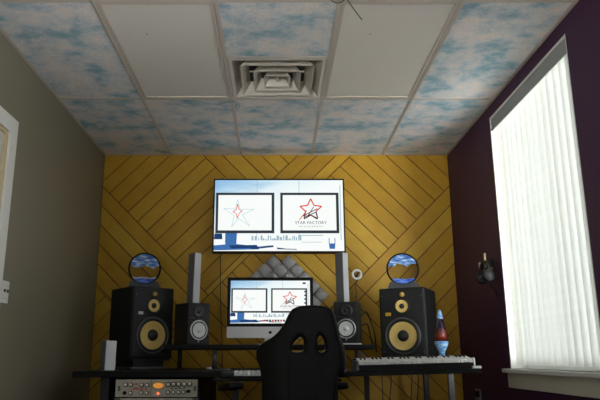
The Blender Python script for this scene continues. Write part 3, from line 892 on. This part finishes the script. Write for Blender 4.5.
    red.build('logo_star', M['px_red'], scr, False); dark.build('logo_star_dark', M['px_maroon'], scr, False)
    tx = U(388, 178)
    text_mesh('logo_lettering', 'STAR FACTORY', 17.5*k, M['px_dark'], scr, (tx[0], y2, tx[1]), spacing=1.03, ext=0.0)
    tx = U(388, 193.5)
    text_mesh('logo_lettering', 'MANAGEMENT', 9.5*k, M['px_mid'] if big else M['px_red'], scr, (tx[0], y2, tx[1]), spacing=1.75, ext=0.0)
    if not big:
        for xx, zz, w1, h1 in [(472, 12, 20, 12)] + [(482, 70+i*26, 12, 12) for i in range(6)] + [(216+i*18, 268, 13, 13) for i in range(9)]:
            b = MB(); rect(b, xx, zz, xx+w1, zz+h1, y2); b.build('desktop_icon', M['px_red'] if (xx-216) % 54 == 0 and zz == 268 else M['px_dark'], scr, False)
    return scr

# television
tl = at(214, 179, Y=5.17); br = at(344, 253, Y=5.17)
tx0, tx1, tz0, tz1 = tl.x, tl.x+1.094, br.z, tl.z
tv = tag(empty('television', ((tx0+tx1)/2, 5.17, (tz0+tz1)/2)), 'large flat television showing two star logos, hung on the planked wall', 'television')
tw_, th_ = tx1-tx0, tz1-tz0
MB().box(-tw_/2, tw_/2, 0.0005, 0.045, -th_/2, th_/2, 0.004).build('casing', M['black'], tv)
b = MB()
e = 0.011
for a0, a1, c0, c1 in ((-tw_/2,tw_/2,th_/2-e,th_/2),(-tw_/2,tw_/2,-th_/2,-th_/2+e*1.4),(-tw_/2,-tw_/2+e,-th_/2+e*1.4,th_/2-e),(tw_/2-e,tw_/2,-th_/2+e*1.4,th_/2-e)):
    b.box(a0, a1, -0.006, 0.001, c0, c1, 0.001)
b.build('bezel', M['black'], tv)
sc_ = picture(tv, tw_-2*e, th_-2.4*e, True); sc_.location = (0, -0.001, 0.2*e)
MB().box(-0.2, 0.2, 0.045, 0.086, -0.15, 0.15).build('wall_bracket', M['grey_metal'], tv)

# all-in-one computer
cl = at(228, 277.5, Y=4.60); cb = at(314, 338, Y=4.60)
cw, chh = 0.615, cl.z-cb.z
pc = tag(empty('desktop_computer', (cl.x+cw/2-0.002, 4.60, 0.9285)), 'silver all-in-one computer with bright screen on the raised shelf behind the chair', 'computer')
zb_ = cb.z-0.9285; zt2 = zb_+chh
CH = 0.078
MB().box(-cw/2, cw/2, 0.0, 0.02, zb_, zt2, 0.004).build('case', M['alu'], pc)
MB().box(-cw/2, cw/2, -0.004, 0.0005, zb_, zb_+CH, 0.001).build('chin', M['alu'], pc)
b = MB(); e = 0.023; z0 = zb_+CH+0.0005
for a0, a1, c0, c1 in ((-cw/2,cw/2,zt2-e,zt2),(-cw/2,cw/2,z0,z0+e),(-cw/2,-cw/2+e,z0+e,zt2-e),(cw/2-e,cw/2,z0+e,zt2-e)):
    b.box(a0, a1, -0.004, 0.0005, c0, c1)
b.build('bezel', M['black'], pc)
sh = (zt2-e)-(z0+e)
sc_ = picture(pc, cw-2*e, sh, False); sc_.location = (0, -0.001, z0+e+sh/2)
# apple-shaped mark on the chin
b = MB(); zc_ = zb_+CH/2
for sx in (-1, 1):
    b.lathe([(0, 0), (0.0075, 0), (0.0075, 0.0008), (0, 0.0008)], T(sx*0.0042, -0.0042, zc_) @ TY, 20, False)
b.prism([(-0.008, zc_-0.004), (0.008, zc_-0.004), (0.004, zc_-0.011), (-0.004, zc_-0.011)], -0.005, -0.0042)
b.prism([(0.0, zc_+0.009), (0.005, zc_+0.014), (0.006, zc_+0.010), (0.002, zc_+0.008)], -0.005, -0.0042)
b.build('fruit_mark', M['black'], pc)
b = MB(); b.box(-0.04, 0.04, 0.02, 0.028, 0.02, zb_+0.2, 0.002); b.build('neck', M['alu'], pc)
MB().box(-0.09, 0.09, -0.03, 0.14, 0, 0.008, 0.002).build('foot', M['alu'], pc)

# ------------------------------------------------------------------ grey foam diffuser behind the computer
fm = tag(empty('acoustic_foam', at(290, 280, Y=YB-0.02)), 'grey rounded foam blocks in a diamond pattern on the wall behind the computer screen', 'acoustic foam')
base = fm.location.copy()
cells = []
for r_, (y, xs) in enumerate(((262.5, (273.5, 289)), (270.5, (265, 280.7, 296.8)), (278.5, (257, 272.5, 288.5, 305)), (286.5, (265, 281, 297, 313)), (295, (289, 305, 321)), (303, (297, 314)))):
    cells += [(x, y) for x in xs]
sq = 0.093
for (x, y) in cells:
    p = at(x, y, Y=YB-0.03)
    b = MB(); N = 8; pr = []
    for k in range(N+1):
        a = PI*k/N
        pr.append((-sq/2*math.cos(a), -0.008-0.038*math.sin(a)))
    m = T(p.x-base.x, 0.004, p.z-base.z) @ Matrix.Rotation(R(45), 4, 'Y')
    A = [b.bm.verts.new((-sq/2+0.002, pr[k][1], pr[k][0])) for k in range(N+1)] + [b.bm.verts.new((-sq/2+0.002, 0, sq/2)), b.bm.verts.new((-sq/2+0.002, 0, -sq/2))]
    B_ = [b.bm.verts.new((v.co.x+sq-0.004, v.co.y, v.co.z)) for v in A]
    n = len(A)
    b.bm.faces.new(A); b.bm.faces.new(B_[::-1])
    for k in range(n):
        f = b.bm.faces.new((A[k], B_[k], B_[(k+1) % n], A[(k+1) % n])); f.smooth = k < N
    bmesh.ops.transform(b.bm, matrix=m, verts=b.bm.verts[:])
    b.build('foam_ridge', M['foam_grey'], fm)

# ------------------------------------------------------------------ lava lamp
ll = tag(empty('lava_lamp', (1.085, 4.27, 0.8325)), 'lava lamp with blue base and cap and dark red glass beside the right speaker', 'lamp')
MB().lathe([(0, 0), (0.026, 0), (0.027, 0.006), (0.017, 0.028), (0.020, 0.045), (0.042, 0.088), (0.046, 0.112), (0.042, 0.114), (0, 0.112)], None, 32).build('base', M['lamp_blue'], ll)
MB().lathe([(0, 0.110), (0.042, 0.112), (0.038, 0.160), (0.021, 0.262), (0, 0.262)], None, 32).build('glass', M['lava'], ll)
MB().lathe([(0, 0.255), (0.022, 0.256), (0.019, 0.275), (0.010, 0.312), (0.004, 0.318), (0, 0.318)], None, 28).build('cap', M['lamp_blue'], ll)

# ------------------------------------------------------------------ rack units
def rack_face(name, x0, x1, y, z0, z1, label, cat):
    o = tag(empty(name, ((x0+x1)/2, y, z0)), label, cat)
    w = x1-x0; h_ = z1-z0
    MB().box(-w/2, w/2, 0, 0.004, 0, h_, 0.001).build('faceplate', M['faceplate'], o)
    MB().box(-w/2+0.018, w/2-0.018, 0.0045, 0.30, 0.004, h_-0.004, 0.002).build('chassis', M['grey_metal'], o)
    return o, w, h_
zr1 = at(156, 379.5, Y=3.80).z; zr0 = at(156, 397, Y=3.80).z
rx0 = at(115.5, 388, Y=3.80).x; rx1 = at(197.5, 388, Y=3.80).x
ra, w_, h_ = rack_face('preamp', rx0, rx1, 3.80, zr0, zr1, 'silver rack preamp with rows of knobs and a glowing amber oval', 'rack unit')
def Q(px, py): return ((px-115.5)/82*w_-w_/2, (397-py)/17.5*h_)
for px, py, r_ in [(125.5,384.8,.010),(130.8,384.8,.010),(141.5,385,.010),(147,385,.010),(168,384.5,.011),(173.5,384.2,.011),(178.5,384.2,.011),(184,384,.011),(189.7,384,.011),
                   (130.8,393,.009),(141.5,392.5,.009),(147,392.8,.009),(168,392.5,.009),(173.5,392.3,.009),(178.5,392.3,.009),(183.5,392.3,.009)]:
    x, z = Q(px, py)
    b = MB(); b.lathe([(r_*0.9, 0.005), (r_*0.8, 0.016), (0, 0.017)], T(x, 0, z) @ TY, 20); kn = b.build('knob', M['knob'], ra)
    b = MB(); b.lathe([(r_*1.35, 0), (r_*1.25, 0.005), (0, 0.0055)], T(x, 0, z) @ TY, 20); b.build('skirt', M['black'], kn)
x, z = Q(124.8, 393); b = MB(); b.lathe([(0.011, 0), (0.010, 0.006), (0, 0.007)], T(x, 0, z) @ TY, 20); b.build('input_jack', M['black'], ra)
x, z = Q(188.5, 391.3); MB().box(x-0.012, x+0.012, -0.006, 0, z-0.008, z+0.008, 0.001).build('power_switch', M['black'], ra)
x, z = Q(158.3, 385.5)
b = MB(); b.lathe([(0, 0), (0.031, 0), (0.030, 0.005), (0.026, 0.0055)], T(x, 0, z) @ TY @ Matrix.Diagonal((1.15, 0.60, 1, 1)), 32); mt = b.build('meter_rim', M['copper'], ra)
b = MB(); b.lathe([(0.027, 0.0054), (0, 0.0058)], T(x, 0, z) @ TY @ Matrix.Diagonal((1.15, 0.56, 1, 1)), 32); b.build('meter_glow', M['amber'], mt)
x, z = Q(158.3, 393.5); b = MB(); b.lathe([(0.007, 0), (0.006, 0.005), (0, 0.007)], T(x, 0, z) @ TY, 16); b.build('pilot_lamp', M['redlamp'], ra)
b = MB()
for px, py in ((136,384),(136,388.2),(134,389),(138,389),(142,389),(146,389)): x, z = Q(px, py); b.box(x-0.008, x+0.008, -0.001, 0, z-0.0035, z+0.0035)
b.build('red_markings', M['red_print'], ra)
b = MB()
x, z = Q(151, 388); b.box(x-0.0012, x+0.0012, -0.001, 0, 0.003, h_-0.003)
for px in (172, 176, 180, 184): x, z = Q(px, 388.3); b.box(x-0.006, x+0.006, -0.001, 0, z-0.003, z+0.003)
b.build('dark_markings', M['black'], ra)
for px in (119.2, 194.8):
    x, z = Q(px, 388.5); b = MB()
    b.box(x-0.007, x+0.007, -0.004, 0, z-0.014, z+0.014, 0.002); b.build('rack_ear', M['grey_metal'], ra)
zq1 = at(156, 398.3, Y=3.80).z
rb, w2, h2 = rack_face('rack_unit', rx0+0.03, rx1-0.03, 3.805, zq1-0.044, zq1, 'pale slim rack unit directly below the knobbed preamp', 'rack unit')
bpy.data.objects[rb.children[0].name].data.materials[0] = M['alu']
for k in range(6):
    b = MB(); b.lathe([(0.008, 0), (0.007, 0.012), (0, 0.013)], T(-0.15+k*0.06, 0, 0.018) @ TY, 16); b.build('knob', M['black'], rb)
MB().box(-w2/2-0.035, -w2/2-0.0005, 0.0, 0.02, 0.001, h2-0.001, 0.001).build('bracket', M['grey_metal'], rb)
MB().box(w2/2+0.0005, w2/2+0.035, 0.0, 0.02, 0.001, h2-0.001, 0.001).build('bracket', M['grey_metal'], rb)

# clamp and arm at the shelf post
ca = tag(empty('clamp_arm', (-0.395, 3.90, DT+0.0005)), 'dark swivel arm with a shiny clamp knob on the desk left of the chair', 'arm')
MB().lathe([(0, 0), (0.024, 0), (0.024, 0.006), (0, 0.007)], None, 24).build('base', M['grey_metal'], ca)
b = MB(); b.lathe([(0, 0.007), (0.018, 0.008), (0.019, 0.014), (0.010, 0.021), (0, 0.022)], None, 24); b.build('knob', M['silver'], ca)
MB().tube([(0.02, 0, 0.005), (0.07, 0.0, 0.004+0.002), (0.13, 0.0, 0.006)], 0.005).build('arm', M['grey_metal'], ca)

# ------------------------------------------------------------------ gaming chair
YCH = 3.40
ch = tag(empty('gaming_chair', (0.135, 3.62, 0)), 'black high-backed gaming chair with two shoulder holes in front of the desk', 'chair')
O3 = ch.location.copy()
outline = [(262,402),(262,384),(260,368),(256,358),(256,349),(262,343),(272,337.5),(279,331),(284,324),(288,315),(292,309),(299,306),(312,305),(325,306),(332,309.5),(335.5,316),(338,327),(341,339),(345,349),(346.5,360),(345,370),(338,376),(336,388),(335,402)]
hole1 = [(303,336.5),(299,337),(295,341),(291,347),(290,352),(303,352),(304,345)]
hole2 = [(318,335),(322,335),(324.5,341),(325.5,352),(317.5,352.5),(316.5,344)]
def to_local(px, py): p = at(px, py, Y=YCH); return (p.x-O3.x, p.z)
cu = bpy.data.curves.new('backrest', 'CURVE'); cu.dimensions = '2D'; cu.fill_mode = 'BOTH'; cu.extrude = 0.035; cu.bevel_depth = 0.018; cu.bevel_resolution = 3; cu.offset = -0.018
bottom = [(0.20, 0.45), (-0.17, 0.45)]
for poly, ext in ((outline, True), (hole1, False), (hole2, False)):
    pts = [to_local(*p) for p in poly]
    if ext: pts = pts + [(pts[-1][0]-0.01, 0.47), (pts[0][0]+0.01, 0.47)]
    sp = cu.splines.new('POLY'); sp.points.add(len(pts)-1)
    for q, p in zip(sp.points, pts): q.co = (p[0], p[1], 0, 1)
    sp.use_cyclic_u = True
tmp = bpy.data.objects.new('tmp', cu); C.objects.link(tmp)
dg = bpy.context.evaluated_depsgraph_get(); dg.update()
me = bpy.data.meshes.new_from_object(tmp.evaluated_get(dg)); bpy.data.objects.remove(tmp)
tm = bpy.data.objects.new('tmp2', me); C.objects.link(tm)
md = tm.modifiers.new('r', 'REMESH'); md.mode = 'VOXEL'; md.voxel_size = 0.009; md.use_smooth_shade = True
sm = tm.modifiers.new('s', 'SMOOTH'); sm.iterations = 6; sm.factor = 0.5
dg = bpy.context.evaluated_depsgraph_get(); dg.update()
me2 = bpy.data.meshes.new_from_object(tm.evaluated_get(dg)); bpy.data.objects.remove(tm)
me2.name = 'backrest'
for v in me2.vertices:
    x, z, t = v.co.x, v.co.y, v.co.z
    wing = max(0.0, abs(x-0.02)-0.10)
    yy = (YCH-O3.y) - t + 1.9*wing*wing - 0.0*(z-0.8)
    yy -= 0.010*math.exp(-((x-0.03)/0.012)**2)*0   # flat back
    # seam either side of the centre panel
    for sx0 in (-0.075, 0.10):
        if t > 0: yy += 0.006*math.exp(-((x-sx0)/0.008)**2) if z < 0.93 else 0
    v.co = (x, yy + 0.10*(z-0.9), z)
me2.materials.clear(); me2.materials.append(M['leather'])
br_ = bpy.data.objects.new('backrest', me2); C.objects.link(br_); br_.parent = ch
for p in me2.polygons: p.use_smooth = True
# strap on the right side of the back
zs0 = 0.60
MB().tube(smooth_pts([(0.128, -0.262, 0.80), (0.125, -0.272, 0.72), (0.122, -0.285, 0.6)]), 0.004).build('piping', M['rubber'], ch)
MB().tube(smooth_pts([(-0.100, -0.262, 0.80), (-0.105, -0.272, 0.72), (-0.105, -0.285, 0.6)]), 0.004).build('piping', M['rubber'], ch)
b = MB(); b.box(-0.25, 0.19, -0.20, 0.28, 0.41, 0.51, 0.035, seg=4)
for f in b.bm.faces: f.smooth = True
b.build('seat', M['leather'], ch)
for ax in (-0.375, 0.165):
    b = MB(); m = T(ax, -0.125, 0.676) @ Matrix.Rotation(R(22), 4, 'Z') @ Matrix.Rotation(R(-5), 4, 'X')
    b.box(-0.042, 0.042, -0.11, 0.09, 0.0, 0.036, 0.014, m=m, seg=3)
    for f in b.bm.faces: f.smooth = True
    ar = b.build('armrest', M['leather'], ch)
    px_ = ax + (0.03 if ax < 0 else 0.0)
    b = MB(); b.box(px_-0.016, px_+0.016, -0.15, -0.09, 0.40, 0.676, 0.004); b.build('armrest_post', M['black_matte'], ar)
    b = MB(); b.box(min(px_, -0.05), max(px_, -0.03), -0.15, -0.09, 0.385, 0.3995); b.build('armrest_bracket', M['grey_metal'], ar)
MB().lathe([(0, 0.12), (0.03, 0.12), (0.03, 0.30), (0.018, 0.30), (0.018, 0.4095), (0, 0.4095)], None, 20).build('gas_column', M['grey_metal'], ch)
for k in range(5):
    a = 2*PI*k/5+0.3
    b = MB(); b.tube([(0, 0, 0.13), (0.15*math.cos(a), 0.15*math.sin(a), 0.12), (0.30*math.cos(a), 0.30*math.sin(a), 0.085)], [0.03, 0.024, 0.017], 10); lg = b.build('leg', M['black'], ch)
    b = MB()
    m = T(0.30*math.cos(a), 0.30*math.sin(a), 0.03) @ Matrix.Rotation(a, 4, 'Z') @ Matrix.Rotation(R(90), 4, 'Y')
    b.lathe([(0, -0.022), (0.026, -0.022), (0.03, -0.012), (0.03, 0.012), (0.026, 0.022), (0, 0.022)], m, 20)
    b.build('caster', M['rubber'], lg)

# ------------------------------------------------------------------ things on the side walls
# light switch plate by the door
sp_ = at(4.2, 292, X=XL)
sw = tag(empty('light_switch', (XL+0.0005, sp_.y, sp_.z)), 'white switch plate on the grey wall beside the door casing', 'switch')
MB().box(0, 0.006, -0.045, 0.045, -0.060, 0.060, 0.002).build('plate', M['white_trim'], sw)
for y in (-0.021, 0.021):
    MB().box(0.006, 0.016, y-0.005, y+0.005, -0.002, 0.014, 0.001).build('toggle', M['grey_metal'], sw)
    b = MB()
    for z in (-0.034, 0.034): b.lathe([(0.003, 0), (0.003, 0.001), (0, 0.0012)], T(0.006, y, z) @ Matrix.Rotation(R(90), 4, 'Y'), 10)
    b.build('screw', M['grey_metal'], sw)

# hook and headphones on the purple wall
hk = at(491.5, 264, X=XR)
hook = tag(empty('wall_hook', (XR, hk.y, hk.z)), 'cream two-pronged hook on the purple wall left of the window', 'hook')
MB().box(-0.014, -0.0005, -0.04, 0.04, -0.05, 0.03, 0.004).build('back_plate', M['black_matte'], hook)
for y, zt_ in ((0.055, 0.02), (-0.055, 0.065)):
    MB().tube(smooth_pts([(-0.010, y*0.8, -0.035), (-0.040, y*1.0, -0.040), (-0.060, y*1.1, -0.02), (-0.062, y*1.1, zt_)]), [0.008]*24+[0.007], 8).build('prong', M['hook_cream'], hook)
hp = tag(empty('headphones', (XR-0.060, hk.y-0.03, hk.z-0.035)), 'black headphones hanging on the wall hook left of the window', 'headphones')
pts = [(0, 0.085*math.cos(PI*k/16), 0.075*math.sin(PI*k/16)-0.03) for k in range(17)]
MB().tube(pts, 0.013, 10).build('headband', M['black_matte'], hp)
for sy in (-1, 1):
    b = MB(); b.lathe([(0, -0.02), (0.036, -0.02), (0.042, -0.010), (0.042, 0.010), (0.034, 0.022), (0, 0.024)], T(0.0, sy*0.078, -0.055) @ Matrix.Rotation(R(90*sy), 4, 'X') , 28)
    b.build('earcup', M['black_matte'], hp)
c0 = Vector((XR-0.012, hk.y, hk.z-0.13))
MB().tube(smooth_pts([(0, -0.07, -0.09), (0.02, -0.05, -0.12), (0.06, -0.03, -0.2), (0.064, -0.03, -0.5), (0.064, -0.02, -0.9), (0.064, -0.01, -1.25)]), 0.003).build('cord', M['black_matte'], hp)

ol = at(479, 397, X=XR)
ou = tag(empty('wall_outlet', (XR-0.0005, ol.y, ol.z)), 'small outlet plate low on the purple wall right of the desk', 'outlet')
MB().box(-0.006, 0, -0.06, 0.06, -0.057, 0.057, 0.002).build('plate', M['badge_grey'], ou)
MB().box(-0.030, -0.0065, -0.045, 0.0, 0.0, 0.045, 0.003).build('plug', M['black'], ou)
for z in (-0.03,): MB().box(-0.0075, -0.006, 0.010, 0.045, z-0.012, z+0.012).build('socket', M['black_matte'], ou)

# ------------------------------------------------------------------ cables
def cable(label, pts, r=0.0035, m=None, group=None):
    o = MB().tube(smooth_pts(pts), r, 6).build('cable', m or M['black_matte'])
    return tag(o, label, 'cable', group)
def a3(px, py, Y): return at(px, py, Y=Y)
cable('thin dark cable dropping down the planks from the television left side', [a3(220.5,248,5.235), a3(220.3,275,5.238), a3(220.6,310,5.24), a3(222,345,5.24), a3(222,390,5.24)])
cable('black cable looping behind the right small speaker to the shelf', [a3(360,318,4.72), a3(366,312,4.78), a3(371,322,4.84), a3(375,336,4.80), a3(376,347.5,4.86), a3(377,352,4.90)], 0.005)
cable('lower black cable curling by the right small speaker', [a3(361,326,4.72), a3(367,324,4.78), a3(370,334,4.82), a3(373,347.5,4.88)], 0.005)
cable('leftmost dark cable hanging below the keyboard tray', [a3(382,366,4.9), a3(382,380,4.9), a3(383,405,4.9), a3(382,440,4.9)])
cable('dark cable hanging below the tray, just right of the leftmost one', [a3(391,366,4.95), a3(391,385,4.95), a3(389.5,405,4.95), a3(389,440,4.95)])
cable('dark cable hanging below the tray in the middle of the three gaps', [a3(411,366,4.95), a3(412,380,4.95), a3(411,400,4.95), a3(412,440,4.95)])
cable('rightmost dark cable hanging below the tray left of the grey leg', [a3(418,366,5.0), a3(418,390,5.0), a3(417,405,5.0), a3(417,440,5.0)])
cable('short pale cable rising behind the left end of the piano keyboard', [a3(369,362,4.2), a3(364,356,4.22), a3(360,352,4.25)], 0.003, M['badge_grey'])

# baseboards
struct(MB().box(XL+0.0005, XL+0.014, DY1+0.09, YB-0.014, 0, 0.10, 0.002).build('baseboard_left', M['white_trim']))
struct(MB().box(XR-0.014, XR-0.0005, YR, YB-0.014, 0, 0.10, 0.002).build('baseboard_right', M['white_trim']))
